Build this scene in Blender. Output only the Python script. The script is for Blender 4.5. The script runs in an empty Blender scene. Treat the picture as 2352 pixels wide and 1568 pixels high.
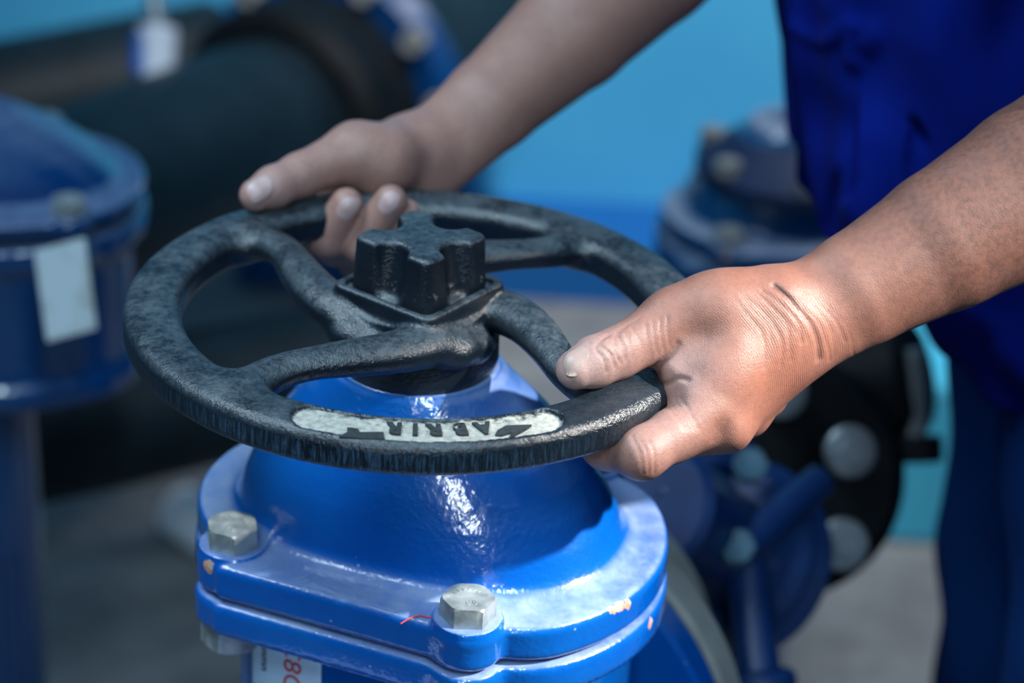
import bpy, bmesh, math, random
import numpy as np
from mathutils import Vector, Matrix, noise
random.seed(4); RNG = np.random.default_rng(4)
R = math.radians
ZW = 0.93                                   # height of the handwheel plane above the floor
C = bpy.context.scene.collection

# ------------------------------------------------------------------ camera frame
W, H, LENS = 2352, 1568, 85.0
FPX = W * LENS / 36
th, roll, DW, cx, cy = .464605096, .0587802117, 1.32563781, 960.214588, 729.713684
fw = np.array([0, math.cos(th), -math.sin(th)]); r0 = np.array([1., 0, 0]); u0 = np.cross(r0, fw)
rt = r0 * math.cos(roll) + u0 * math.sin(roll); up = -r0 * math.sin(roll) + u0 * math.cos(roll)
CAM = np.array([0, 0, ZW]) - (fw * DW + rt * ((cx - W / 2) / FPX * DW) - up * ((cy - H / 2) / FPX * DW))
def ray(x, y): return fw + rt * (x - W / 2) / FPX - up * (y - H / 2) / FPX
def at(x, y, depth):                        # world point seen at a pixel, at a true distance
    return CAM + ray(x, y) * depth
def atz(x, y, z):
    d = ray(x, y); return CAM + d * ((z - CAM[2]) / d[2])
def aty(x, y, Y):
    d = ray(x, y); return CAM + d * ((Y - CAM[1]) / d[1])

# ------------------------------------------------------------------ object helpers
def link(o, parent=None):
    C.objects.link(o)
    if parent is not None: o.parent = parent
    return o
def tag(o, label=None, cat=None, group=None, kind=None):
    if label: o['label'] = label
    if cat: o['category'] = cat
    if group: o['group'] = group
    if kind: o['kind'] = kind
    return o
def empty(name, loc=(0, 0, 0), rz=0.0):
    o = bpy.data.objects.new(name, None); o.empty_display_size = .05
    o.location = loc; o.rotation_euler = (0, 0, rz); return link(o)
def mesh_obj(name, V, F, mat, parent=None, smooth=True, origin=None, attrs=None):
    V = np.asarray(V, float)
    if origin is not None: V = V - np.asarray(origin)
    me = bpy.data.meshes.new(name); me.from_pydata([tuple(v) for v in V], [], [tuple(int(i) for i in f) for f in F])
    me.update()
    if smooth: me.polygons.foreach_set('use_smooth', [True] * len(me.polygons))
    if attrs:
        for k, a in attrs.items():
            at_ = me.attributes.new(k, 'FLOAT', 'POINT'); at_.data.foreach_set('value', np.asarray(a, np.float32))
    if mat: me.materials.append(mat)
    o = bpy.data.objects.new(name, me)
    if origin is not None: o.location = origin
    return link(o, parent)
def bm_obj(name, bm, mat, parent=None, smooth=True, bevel=0, seg=2, angle=40):
    me = bpy.data.meshes.new(name); bmesh.ops.recalc_face_normals(bm, faces=bm.faces[:]); bm.to_mesh(me); bm.free()
    if smooth:
        me.polygons.foreach_set('use_smooth', [True] * len(me.polygons))
        me.set_sharp_from_angle(angle=R(angle))
    me.materials.append(mat); o = bpy.data.objects.new(name, me); link(o, parent)
    if bevel:
        b = o.modifiers.new('bevel', 'BEVEL'); b.width = bevel; b.segments = seg; b.limit_method = 'ANGLE'; b.angle_limit = R(35)
    return o
def frame_from(axis, hint=(0, 0, 1)):
    z = Vector(axis).normalized(); h = Vector(hint)
    if abs(z.dot(h.normalized())) > .98: h = Vector((1, 0, 0))
    x = h.cross(z).normalized(); y = z.cross(x)
    return Matrix((x, y, z)).transposed().to_4x4()
def lathe(bm, prof, origin=(0, 0, 0), axis=(0, 0, 1), n=64, cap=True):
    """prof: list of (radius, height) revolved round axis"""
    M = Matrix.Translation(Vector(origin)) @ frame_from(axis); rings = []
    for r, h in prof:
        rings.append([bm.verts.new(M @ Vector((max(r, 1e-5) * math.cos(2 * math.pi * i / n), max(r, 1e-5) * math.sin(2 * math.pi * i / n), h))) for i in range(n)])
    for a, b in zip(rings[:-1], rings[1:]):
        for i in range(n): bm.faces.new((a[i], a[(i + 1) % n], b[(i + 1) % n], b[i]))
    if cap:
        bm.faces.new(rings[0][::-1]); bm.faces.new(rings[-1])
def prism(bm, poly, z0, z1, M=Matrix.Identity(4)):
    a = [bm.verts.new(M @ Vector((x, y, z0))) for x, y in poly]; b = [bm.verts.new(M @ Vector((x, y, z1))) for x, y in poly]
    n = len(poly); bm.faces.new(a[::-1]); bm.faces.new(b)
    for i in range(n): bm.faces.new((a[i], a[(i + 1) % n], b[(i + 1) % n], b[i]))
def box(bm, lo, hi, M=Matrix.Identity(4)):
    prism(bm, [(lo[0], lo[1]), (hi[0], lo[1]), (hi[0], hi[1]), (lo[0], hi[1])], lo[2], hi[2], M)
def tube(bm, pts, rad, n=12, cap=True):
    pts = [Vector(p) for p in pts]; rings = []; rad = rad if hasattr(rad, '__len__') else [rad] * len(pts)
    t = (pts[1] - pts[0]).normalized(); x = t.orthogonal().normalized()
    for i, p in enumerate(pts):
        t = ((pts[min(i + 1, len(pts) - 1)] - pts[max(i - 1, 0)])).normalized(); x = (x - t * x.dot(t)).normalized(); y = t.cross(x)
        rings.append([bm.verts.new(p + (x * math.cos(2 * math.pi * k / n) + y * math.sin(2 * math.pi * k / n)) * rad[i]) for k in range(n)])
    for a, b in zip(rings[:-1], rings[1:]):
        for i in range(n): bm.faces.new((a[i], a[(i + 1) % n], b[(i + 1) % n], b[i]))
    if cap: bm.faces.new(rings[0][::-1]); bm.faces.new(rings[-1])
def copy_tree(o, parent=None):
    c = o.copy(); C.objects.link(c)
    if parent is not None: c.parent = parent
    for ch in [x for x in bpy.data.objects if x.parent == o and x != c]: copy_tree(ch, c)
    return c

# ------------------------------------------------------------------ signed distance fields -> one smooth mesh
def smin(a, b, k):
    h = np.clip(.5 + .5 * (b - a) / k, 0, 1); return b * (1 - h) + a * h - k * h * (1 - h)
def smax(a, b, k): return -smin(-a, -b, k)
def cap(P, a, b, ra, rb):                   # tapered capsule
    a = np.asarray(a, float); b = np.asarray(b, float); ab = b - a
    t = np.clip(((P - a) @ ab) / (ab @ ab), 0, 1)
    q = P - a - t[:, None] * ab
    return np.sqrt((q * q).sum(1)) - (ra + (rb - ra) * t)
def ecap(P, a, b, ra, rb, flat, fl):        # tapered capsule flattened by factor fl along unit direction flat
    a = np.asarray(a, float); b = np.asarray(b, float); ab = b - a
    t = np.clip(((P - a) @ ab) / (ab @ ab), 0, 1)
    q = P - a - t[:, None] * ab; f = q @ flat
    q = q + (f / fl - f)[:, None] * flat
    return (np.sqrt((q * q).sum(1)) - (ra + (rb - ra) * t)) * min(1, fl) ** .5
def surface(f, lo, hi, h, lip=1.25):
    """surface nets on a grid; f is only evaluated in blocks that the surface may cross"""
    lo = np.asarray(lo, float); hi = np.asarray(hi, float); B = 8
    nb = np.ceil((hi - lo) / (h * B)).astype(int); n = nb * B + 1
    D = np.full(n, 1.0, np.float32)
    bi = np.stack(np.meshgrid(*[np.arange(k) for k in nb], indexing='ij'), -1).reshape(-1, 3)
    cen = lo + (bi + .5) * B * h; d = f(cen); half = B * h * .5 * 1.7321
    keep = bi[np.abs(d) < half * lip]; neg = bi[d <= -half * lip]
    for b in neg: D[b[0] * B:b[0] * B + B + 1, b[1] * B:b[1] * B + B + 1, b[2] * B:b[2] * B + B + 1] = -1
    off = np.stack(np.meshgrid(*[np.arange(B + 1)] * 3, indexing='ij'), -1).reshape(-1, 3)
    for s in range(0, len(keep), 400):
        k = keep[s:s + 400]; I = (k[:, None, :] * B + off[None]).reshape(-1, 3)
        D[I[:, 0], I[:, 1], I[:, 2]] = f(lo + I * h)
    S = D < 0
    corners = [(i, j, k) for i in (0, 1) for j in (0, 1) for k in (0, 1)]
    m = tuple(x - 1 for x in n)
    sl = lambda c: tuple(slice(c[a], c[a] + m[a]) for a in range(3))
    cnt = sum(S[sl(c)].astype(np.int8) for c in corners)
    act = (cnt > 0) & (cnt < 8); idx = np.argwhere(act)
    vid = np.full(m, -1, np.int64); vid[act] = np.arange(len(idx))
    acc = np.zeros((len(idx), 3)); num = np.zeros(len(idx))
    cv = {c: D[idx[:, 0] + c[0], idx[:, 1] + c[1], idx[:, 2] + c[2]].astype(float) for c in corners}
    for c in corners:
        for a in range(3):
            if c[a] == 0:
                e = list(c); e[a] = 1; e = tuple(e); v0, v1 = cv[c], cv[e]; cr = (v0 < 0) != (v1 < 0)
                t = np.where(cr, v0 / np.where(cr, v0 - v1, 1), 0)
                p = np.array(c, float)[None].repeat(len(idx), 0); p[:, a] += t
                acc += p * cr[:, None]; num += cr
    V = lo + (idx + acc / num[:, None]) * h
    F = []
    for a in range(3):
        b, c = [(1, 2), (2, 0), (0, 1)][a]
        s0 = [slice(0, x) for x in n]; s1 = [slice(0, x) for x in n]
        s0[a] = slice(0, n[a] - 1); s1[a] = slice(1, n[a])
        A, Bv = S[tuple(s0)], S[tuple(s1)]; E = np.argwhere(A != Bv)
        ok = (E[:, b] > 0) & (E[:, c] > 0) & (E[:, b] < m[b]) & (E[:, c] < m[c]); E = E[ok]
        inside = A[E[:, 0], E[:, 1], E[:, 2]]
        def cell(db, dc):
            q = E.copy(); q[:, b] += db; q[:, c] += dc; return vid[q[:, 0], q[:, 1], q[:, 2]]
        q = np.stack([cell(-1, -1), cell(0, -1), cell(0, 0), cell(-1, 0)], 1)
        q[~inside] = q[~inside][:, ::-1]; F.append(q)
    F = np.concatenate(F); F = F[(F >= 0).all(1)]
    for _ in range(2):                      # pull the vertices onto the exact surface
        G, d = grad(f, V, h * .5); V = V - G * np.clip(d, -h, h)[:, None] * .9
    return V, F
def grad(f, V, e):
    d = f(V); G = np.stack([f(V + np.eye(3)[a] * e) - f(V - np.eye(3)[a] * e) for a in range(3)], 1) / (2 * e)
    l = np.sqrt((G * G).sum(1)); G /= np.maximum(l, 1e-6)[:, None]; return G, d / np.maximum(l, .5)
def split_mesh(V, F, lab, k):
    f = F[lab == k]; u, inv = np.unique(f, return_inverse=True); return V[u], inv.reshape(f.shape), u

# ------------------------------------------------------------------ materials
class NT:
    def __init__(s, name):
        s.m = bpy.data.materials.new(name); s.m.use_nodes = True; s.t = s.m.node_tree; s.n = s.t.nodes; s.l = s.t.links
        s.b = s.n['Principled BSDF']
    def node(s, typ, **kw):
        x = s.n.new(typ)
        for k, v in kw.items():
            if k.startswith('_'): setattr(x, k[1:], v)
            else: s.put(x.inputs[k.replace('__', ' ')], v)
        return x
    def put(s, sock, v):
        if hasattr(v, 'is_output'): s.l.new(v, sock)
        elif hasattr(v, '__len__') and not isinstance(v, str) and len(v) == 3 and sock.type == 'RGBA': sock.default_value = (*v, 1)
        else: sock.default_value = v
    def co(s): return s.node('ShaderNodeTexCoord').outputs['Object']
    def noise(s, scale, detail=4, rough=.55, vec=None, dist=0):
        x = s.node('ShaderNodeTexNoise', Scale=scale, Detail=detail, Roughness=rough, Distortion=dist); s.l.new(vec or s.co(), x.inputs['Vector']); return x.outputs['Fac']
    def vor(s, scale, vec=None, feature='F1'):
        x = s.node('ShaderNodeTexVoronoi', Scale=scale, _feature=feature); s.l.new(vec or s.co(), x.inputs['Vector']); return x.outputs['Distance']
    def ramp(s, fac, stops):
        x = s.node('ShaderNodeValToRGB'); s.l.new(fac, x.inputs[0]); e = x.color_ramp.elements
        while len(e) > 1: e.remove(e[-1])
        e[0].position = stops[0][0]; e[0].color = (*stops[0][1], 1) if hasattr(stops[0][1], '__len__') else (stops[0][1],) * 3 + (1,)
        for p, c in stops[1:]:
            q = e.new(p); q.color = (*c, 1) if hasattr(c, '__len__') else (c, c, c, 1)
        return x.outputs[0]
    def mix(s, fac, a, b, mode='MIX'):
        x = s.n.new('ShaderNodeMix'); x.data_type = 'RGBA'; x.blend_type = mode; s.put(x.inputs[0], fac); s.put(x.inputs[6], a); s.put(x.inputs[7], b); return x.outputs[2]
    def math(s, op, a, b=0.0, clamp=False):
        x = s.n.new('ShaderNodeMath'); x.operation = op; x.use_clamp = clamp; s.put(x.inputs[0], a); s.put(x.inputs[1], b); return x.outputs[0]
    def attr(s, name): return s.node('ShaderNodeAttribute', _attribute_name=name).outputs['Fac']
    def normz(s):
        g = s.node('ShaderNodeNewGeometry'); q = s.node('ShaderNodeSeparateXYZ'); s.l.new(g.outputs['Normal'], q.inputs[0]); return q.outputs['Z']
    def stretch(s, sc, rot=(0, 0, 0)):
        x = s.node('ShaderNodeMapping'); s.l.new(s.co(), x.inputs[0]); x.inputs['Scale'].default_value = sc; x.inputs['Rotation'].default_value = rot; return x.outputs[0]
    def bump(s, height, strength=.5, dist=.001, prev=None):
        x = s.node('ShaderNodeBump', Strength=strength, Distance=dist); s.l.new(height, x.inputs['Height'])
        if prev is not None: s.l.new(prev, x.inputs['Normal'])
        return x.outputs[0]
    def set(s, **kw):
        names = dict(color='Base Color', rough='Roughness', metal='Metallic', normal='Normal', coat='Coat Weight', coatr='Coat Roughness', coatn='Coat Normal', sss='Subsurface Weight', sssr='Subsurface Radius', ssss='Subsurface Scale', spec='Specular IOR Level', sheen='Sheen Weight')
        for k, v in kw.items(): s.put(s.b.inputs[names[k]], v)
        return s.m
def lin(r, g, b): return tuple(((c / 255) / 12.92 if c / 255 <= .04045 else ((c / 255 + .055) / 1.055) ** 2.4) for c in (r, g, b))
def simple(name, col, rough=.5, metal=0, var=.25, scale=20, bumps=0, bscale=60, **kw):
    n = NT(name); f = n.noise(scale, 4)
    c2 = tuple(x * (1 - var) for x in col); c3 = tuple(min(1, x * (1 + var) + .01 * var) for x in col)
    n.set(color=n.ramp(f, [(.3, c2), (.7, c3)]), rough=rough, metal=metal, **kw)
    if bumps: n.set(normal=n.bump(n.noise(bscale, 3), .5, bumps))
    return n.m

def blue_paint(name, base=(0.0, .068, .35), dusty=.7, peel=1.0):
    n = NT(name)
    big = n.noise(9, 5, .6); fine = n.noise(70, 6, .7); mid = n.noise(26, 4, .6)
    col = n.mix(n.ramp(big, [(.35, 0), (.7, 1)]), base, (base[0] + .002, base[1] * 1.5, base[2] * 1.12))
    upf = n.ramp(n.normz(), [(.62, 0), (.93, 1)])
    dm = n.math('MULTIPLY', upf, n.ramp(n.math('ADD', n.math('MULTIPLY', big, .6), n.math('MULTIPLY', fine, .45)), [(.38, .25), (.62, 1)]))
    dm = n.math('MULTIPLY', dm, dusty)
    col = n.mix(dm, col, (.27, .33, .44))
    chips = n.ramp(n.noise(34, 5, .65), [(.80, 0), (.83, 1)])
    specks = n.ramp(n.vor(85), [(.045, 1), (.075, 0)])
    sel = n.ramp(n.noise(22, 2), [(.56, 0), (.6, 1)])
    specks = n.math('MULTIPLY', specks, sel)
    col = n.mix(n.math('MULTIPLY', specks, .45), col, (.45, .5, .6))
    at_ = n.math('ADD', n.attr('chip'), n.math('MULTIPLY', n.math('SUBTRACT', n.noise(210, 4, .7), .5), 1.5)); col = n.mix(n.ramp(at_, [(.48, 0), (.53, 1)]), col, n.ramp(fine, [(.4, (.42, .37, .33)), (.52, (.55, .20, .08)), (.6, (.42, .44, .42))]))
    rg = n.math('ADD', .22, n.math('MULTIPLY', dm, .8), True)
    h = n.math('ADD', n.math('MULTIPLY', n.noise(330, 2, .5), .5), n.math('MULTIPLY', n.noise(120, 2, .5), .7))
    nb = n.bump(h, .36 * peel, .0014)
    n.set(color=col, rough=rg, normal=nb, coat=n.math('SUBTRACT', 1.0, n.math('MULTIPLY', dm, 1.6), True), coatr=.07, coatn=nb, spec=.5)
    return n.m

def cast_iron():
    n = NT('black_cast_iron')
    big = n.noise(14, 5, .6); fine = n.noise(260, 5, .75); mid = n.noise(60, 5, .7)
    col = n.mix(n.ramp(big, [(.3, 0), (.7, 1)]), (.003, .006, .011), (.010, .017, .025))
    upf = n.ramp(n.normz(), [(.25, 0), (.8, 1)])
    dm = n.math('MULTIPLY', upf, n.ramp(n.math('ADD', n.math('MULTIPLY', mid, .5), n.math('MULTIPLY', fine, .5)), [(.41, .04), (.60, .52)]))
    dm = n.math('MULTIPLY', dm, n.attr('dust'))
    col = n.mix(dm, col, (.115, .145, .165))
    streak = n.ramp(n.noise(1, 4, .7, n.stretch((700, 700, 60))), [(.46, 0), (.72, .85)])
    side = n.ramp(n.normz(), [(.0, .9), (.35, 0)])
    col = n.mix(n.math('MULTIPLY', n.math('MULTIPLY', streak, side), n.attr('streak')), col, (.07, .15, .26))
    pale = n.ramp(n.math('ADD', n.attr('pale'), n.math('MULTIPLY', n.math('SUBTRACT', n.noise(110, 6, .75), .5), 2.0)), [(.45, 0), (.80, 1)])
    col = n.mix(pale, col, n.ramp(fine, [(.35, (.27, .265, .23)), (.6, (.52, .49, .42))]))
    rg = n.math('ADD', n.math('ADD', .22, n.math('MULTIPLY', dm, .5)), n.math('MULTIPLY', pale, .5), True)
    h = n.math('ADD', n.math('MULTIPLY', n.noise(650, 3, .6), .8), n.math('MULTIPLY', n.noise(190, 4, .6), .8))
    n.set(color=col, rough=rg, normal=n.bump(h, .6, .0011), spec=.6)
    return n.m

def skin(name, c1, c2, c3, fine=1.0, tip=None):
    n = NT(name); big = n.noise(11, 4, .5); mid = n.noise(45, 5, .6); f = n.noise(420, 4, .6)
    col = n.mix(n.ramp(big, [(.35, 0), (.65, 1)]), c1, c2)
    col = n.mix(n.ramp(mid, [(.45, 0), (.75, .7)]), col, c3)
    pal = n.attr('pale'); col = n.mix(n.ramp(pal, [(0, 0), (1, .8)]), col, tip or (.44, .29, .265))
    col = n.mix(n.ramp(n.attr('red'), [(0, 0), (1, .7)]), col, (.36, .12, .07))
    cre = n.vor(780, n.stretch((1, 1.3, .75)), 'DISTANCE_TO_EDGE'); cr2 = n.vor(1500, None, 'DISTANCE_TO_EDGE')
    col = n.mix(n.math('MULTIPLY', n.attr('tan'), n.ramp(big, [(.2, .75), (.8, 1)])), col, n.ramp(n.noise(300, 3), [(.3, (.075, .030, .021)), (.6, (.145, .058, .039))]))  # darker forearm colour: tan with the arm's shade painted in
    wv = n.math('ADD', n.math('MULTIPLY', n.attr('axial'), 2500.0), n.math('MULTIPLY', n.noise(60, 3), 9.0))
    wv = n.math('MULTIPLY', n.math('POWER', n.math('ABSOLUTE', n.math('SINE', wv)), 6.0), n.math('MULTIPLY', n.attr('wrist'), n.ramp(n.noise(95, 3), [(.35, .2), (.6, 1)])))
    col = n.mix(n.math('MULTIPLY', wv, .38), col, (.12, .05, .04))
    col = n.mix(n.ramp(n.attr('line'), [(.08, 0), (.8, .55)]), col, (.10, .045, .04))
    grime = n.math('MULTIPLY', n.ramp(n.noise(38, 6, .7), [(.52, 0), (.72, 1)]), .28)
    col = n.mix(grime, col, (.16, .10, .095))
    col = n.mix(n.ramp(f, [(.45, 0), (.8, .40)]), col, (.12, .06, .045))
    h = n.math('SUBTRACT', n.ramp(cre, [(0, 0), (.16, 1)]), n.math('MULTIPLY', wv, 2.2)); h = n.math('ADD', h, n.math('MULTIPLY', n.ramp(cr2, [(0, 0), (.25, 1)]), .5))
    nb = n.bump(h, .40 * fine, .00013); nb = n.bump(n.noise(90, 5, .65), .35, .0008, nb)
    n.set(color=col, rough=n.math('ADD', n.ramp(mid, [(.3, .38), (.7, .5)]), n.math('MULTIPLY', n.attr('tan'), .16)), normal=nb, sss=.08, sssr=(.006, .0022, .0012), ssss=1.0, spec=.45)
    return n.m

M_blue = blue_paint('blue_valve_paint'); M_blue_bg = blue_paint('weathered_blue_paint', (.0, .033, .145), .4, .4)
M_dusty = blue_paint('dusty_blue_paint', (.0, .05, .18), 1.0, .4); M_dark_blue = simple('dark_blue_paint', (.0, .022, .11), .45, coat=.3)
M_teal_bolt = simple('teal_painted_steel', (.02, .09, .15), .5, var=.4, scale=60)
M_navy = simple('navy_paint', (.0, .012, .06), .6); M_iron = cast_iron(); M_collar = M_iron
M_skin = skin('sunned_skin', (.26, .112, .078), (.31, .142, .102), (.185, .072, .050))
M_nail = simple('fingernail', (.37, .255, .22), .42, var=.08)
M_nail2 = simple('pale_fingernail', (.42, .28, .27), .4, var=.08)
M_zinc = NT('galvanised_steel')
_b = M_zinc.noise(120, 4); M_zinc = M_zinc.set(color=M_zinc.ramp(_b, [(.35, (.27, .31, .31)), (.65, (.44, .48, .48))]), metal=.55, rough=M_zinc.ramp(_b, [(.3, .32), (.7, .5)]), normal=M_zinc.bump(M_zinc.noise(300, 3), .3, .0004))
M_hdpe = simple('black_plastic_pipe', (.003, .009, .014), .5, var=.3, spec=.3)
M_rubber = simple('black_rubber', (.0025, .004, .006), .6, var=.3, spec=.15)
M_grey = simple('grey_dusty_metal', (.24, .24, .23), .6, var=.2, scale=40, bumps=.0006)
M_white = simple('white_plastic', (.62, .68, .78), .45, var=.08)
M_chrome = simple('dull_grey_metal', (.30, .33, .36), .35, .6, var=.15)
M_red = simple('red_ink', (.60, .10, .13), .6, var=.1); M_redt = simple('red_thread', (.6, .03, .04), .7, var=.1)
M_ink = simple('dark_ink', (.03, .07, .10), .6, var=.1)
M_label = simple('white_sticker', (.55, .74, .90), .4, var=.05)
n = NT('stained_white_label'); M_label2 = n.set(color=n.ramp(n.noise(22, 4), [(.42, (.34, .41, .45)), (.6, (.20, .22, .20))]), rough=.6)
n = NT('work_cloth'); wv = n.noise(3, 3); M_jacket = n.set(color=n.ramp(wv, [(.3, (.0, .0035, .095)), (.7, (.0, .009, .17))]), rough=.95, spec=.1, normal=n.bump(n.noise(900, 2), .3, .0003))
n = NT('trouser_cloth'); M_trousers = n.set(color=n.ramp(n.noise(6, 3), [(.3, (.0, .018, .10)), (.7, (.0, .035, .16))]), rough=.95, spec=.1, normal=n.bump(n.noise(700, 2), .3, .0003))
n = NT('cyan_wall_paint'); M_wall = n.set(color=n.ramp(n.noise(1.6, 5, .6), [(.3, (.045, .36, .64)), (.7, (.08, .46, .74))]), rough=.7, normal=n.bump(n.noise(40, 4), .3, .002))
n = NT('teal_paint'); M_teal = n.set(color=n.ramp(n.noise(5, 5, .6), [(.3, (.05, .42, .62)), (.7, (.08, .52, .72))]), rough=.7)
n = NT('kerb_blue_paint'); M_kerb = n.set(color=n.ramp(n.noise(3, 4), [(.3, (.0, .085, .30)), (.7, (.0, .11, .36))]), rough=.6)
n = NT('concrete_floor'); cb = n.noise(2.2, 6, .65); cf = n.noise(14, 6, .7)
M_floor = n.set(color=n.mix(n.ramp(cf, [(.4, 0), (.62, .6)]), n.ramp(cb, [(.35, (.15, .16, .17)), (.65, (.25, .25, .25))]), (.11, .11, .12)), rough=.85, normal=n.bump(cf, .5, .004))

# ------------------------------------------------------------------ the setting
def slab(name, x0, x1, y0, y1, z0, z1, mat, kind='structure'):
    bm = bmesh.new(); box(bm, (x0, y0, z0), (x1, y1, z1)); o = bm_obj(name, bm, mat, None, False); o['kind'] = kind; return o
slab('floor', -4, 4, -2.2, 2.6, -.1, 0, M_floor)
slab('wall_back', -4, 4, 2.15, 2.3, 0, 3.4, M_wall)
slab('trim_1', -.35, 1.6, 1.97, 2.15, 0, .085, M_kerb)

# ------------------------------------------------------------------ gate valve, front
PH = R(-21); E1 = np.array([math.cos(PH), math.sin(PH), 0]); E2 = np.array([-E1[1], E1[0], 0])
def uv(P): return P[:, 0] * E1[0] + P[:, 1] * E1[1], P[:, 0] * E2[0] + P[:, 1] * E2[1]
BOLTS = [(-.0695, -.084), (.0755, -.0925), (.0755, .0925), (-.0695, .084)]
def circ(u, v, c, r): return np.sqrt((u - c[0]) ** 2 + (v - c[1]) ** 2) - r
def outline(u, v, grow=0.0):
    d = smin(smax(circ(u, v, (.034, 0), .1155), np.abs(v) - .0945, .02), circ(u, v, (-.034, 0), .091), .004)
    d = smin(d, np.maximum(np.abs(u) - .068, np.abs(v) - .1075), .004)
    d = smax(d, np.abs(v) - .1085, .006)
    for b in BOLTS: d = smin(d, circ(u, v, b, .0195), .0045)
    return d - grow
def super_r(ang, a, a2, b, n):              # superellipse radius with two different half lengths
    c, s = np.cos(ang), np.sin(ang); A = np.where(c > 0, a, a2)
    return ((np.abs(c) / A) ** n + (np.abs(s) / b) ** n) ** (-1 / n)
def bonnet_field(P):
    u, v = uv(P); z = P[:, 2]
    o = outline(u, v)
    q = np.stack([o + .005, np.abs(z + .131) - .011 + .005], 1)
    fl = np.minimum(q.max(1), 0) + np.sqrt((np.maximum(q, 0) ** 2).sum(1)) - .005
    for b in BOLTS:                          # spot bosses round the bolt heads
        bo = np.maximum(circ(u, v, b, .0185), np.abs(z + .121) - .0035); fl = smin(fl, bo, .003)
    rad = np.sqrt(u * u + v * v); ang = np.arctan2(v, u)
    h = np.clip((-.026 - z) / .094, 0, 1.1)
    s = np.interp(h, [0, .03, .10, .17, .27, .38, .52, .66, .80, .92, 1.0, 1.1], [.05, .11, .20, .30, .43, .55, .685, .80, .895, .96, 1.0, 1.02])
    foot = super_r(ang, .127, .101, .077, 2.5); Rr = .0425 * (1 - s) + foot * s
    dm = (rad - Rr) * .62
    dm = np.maximum(dm, z + .025); dm = np.maximum(dm, -.128 - z)
    d = smin(fl, dm, .009)
    ck = np.sqrt((rad - .0) ** 2 + (z + .036) ** 2)
    return d
g = 'gate_valve'
valve = empty('gate_valve', (0, 0, 0))
tag(valve, 'blue painted gate valve under the black handwheel, with bolted oval bonnet, nearest the camera', 'valve')
OFF = np.array([0, 0, ZW])
def chip_mask(V, spots):
    a = np.zeros(len(V))
    for (x, y, z, r) in spots:
        d = np.sqrt(((V - np.array([x, y, z])) ** 2).sum(1))
        a = np.maximum(a, np.clip(1.3 - d / r, 0, 1))
    return a
V, F = surface(bonnet_field, (-.155, -.17, -.15), (.17, .17, -.018), .0017)
cp = [atz(1432, 1393, ZW - .122) - OFF, atz(1415, 1400, ZW - .121) - OFF, atz(1446, 1388, ZW - .124) - OFF, atz(1380, 1415, ZW - .121) - OFF, atz(1492, 1432, ZW - .15) - OFF]
sp = [(cp[0][0], cp[0][1], cp[0][2], .0055), (cp[1][0], cp[1][1], cp[1][2], .005), (cp[2][0], cp[2][1], cp[2][2], .004), (cp[3][0], cp[3][1], cp[3][2], .003)]
l1 = atz(478, 1300, ZW - .124) - OFF; sp.append((l1[0], l1[1], l1[2], .005))
bonnet = mesh_obj('bonnet', V + OFF, F, M_blue, valve, attrs={'chip': chip_mask(V, sp)})
def body_field(P):
    u, v = uv(P); z = P[:, 2]
    q = np.stack([outline(u, v, .0012) + .004, np.abs(z + .1545) - .0105 + .004], 1)
    fl = np.minimum(q.max(1), 0) + np.sqrt((np.maximum(q, 0) ** 2).sum(1)) - .004
    rad = np.sqrt(u * u + v * v); ang = np.arctan2(v, u)
    col = (rad - super_r(ang, .131, .088, .086, 3.0)) * .8; col = np.maximum(col, z + .15)
    col = np.maximum(col, -(z + .36))
    d = smin(fl, col, .010)
    pipe = np.maximum(np.sqrt(u * u + (z + .355) ** 2) - .112, np.abs(v) - .145)
    d = smin(d, pipe, .02)
    bot = np.sqrt((u / 1.1) ** 2 + (v / 1.0) ** 2 + (z + .37) ** 2) - .125
    d = smin(d, bot, .02)
    return d
V, F = surface(body_field, (-.16, -.19, -.51), (.19, .19, -.14), .0032)
sp = [(cp[4][0], cp[4][1], cp[4][2], .004)]
body = mesh_obj('valve_body', V + OFF, F, M_blue, valve, attrs={'chip': chip_mask(V, sp)})
def stand(parent, z0, z1):
    bm = bmesh.new(); lathe(bm, [(.09, z0), (.09, z0 + .012), (.05, z0 + .02), (.05, z1)], (0, 0, 0), (0, 0, 1), 32)
    return bm_obj('stand', bm, M_rubber, parent)
# pipe flanges of the body
def disc(name, v, t, r, mat, parent, rin=.10, nb=0, c=(0, 0, -.355), bev=.003):
    bm = bmesh.new(); o = E2 * v + np.array(c) + OFF
    lathe(bm, [(rin, 0), (r - bev, 0), (r, bev), (r, t - bev), (r - bev, t), (rin, t)], o, E2, 96)
    return bm_obj(name, bm, mat, parent)
f1 = disc('pipe_flange', .122, .024, .168, M_blue, valve); f2 = disc('pipe_flange', -.146, .024, .168, M_blue, valve)
mate = empty('pipe_flange_ring', tuple(E2 * .149 + np.array([0, 0, -.355]) + OFF))
tag(mate, 'grey dusty flange ring on the pipe behind the blue valve body, lower right', 'pipe flange')
bm = bmesh.new(); o = -np.array([0, 0, 0.])
lathe(bm, [(.10, 0), (.166, 0), (.169, .003), (.169, .026), (.166, .029), (.115, .031), (.112, .13), (.10, .13)], (0, 0, 0), E2, 96)
bm_obj('flange_ring', bm, M_grey, mate)
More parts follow.
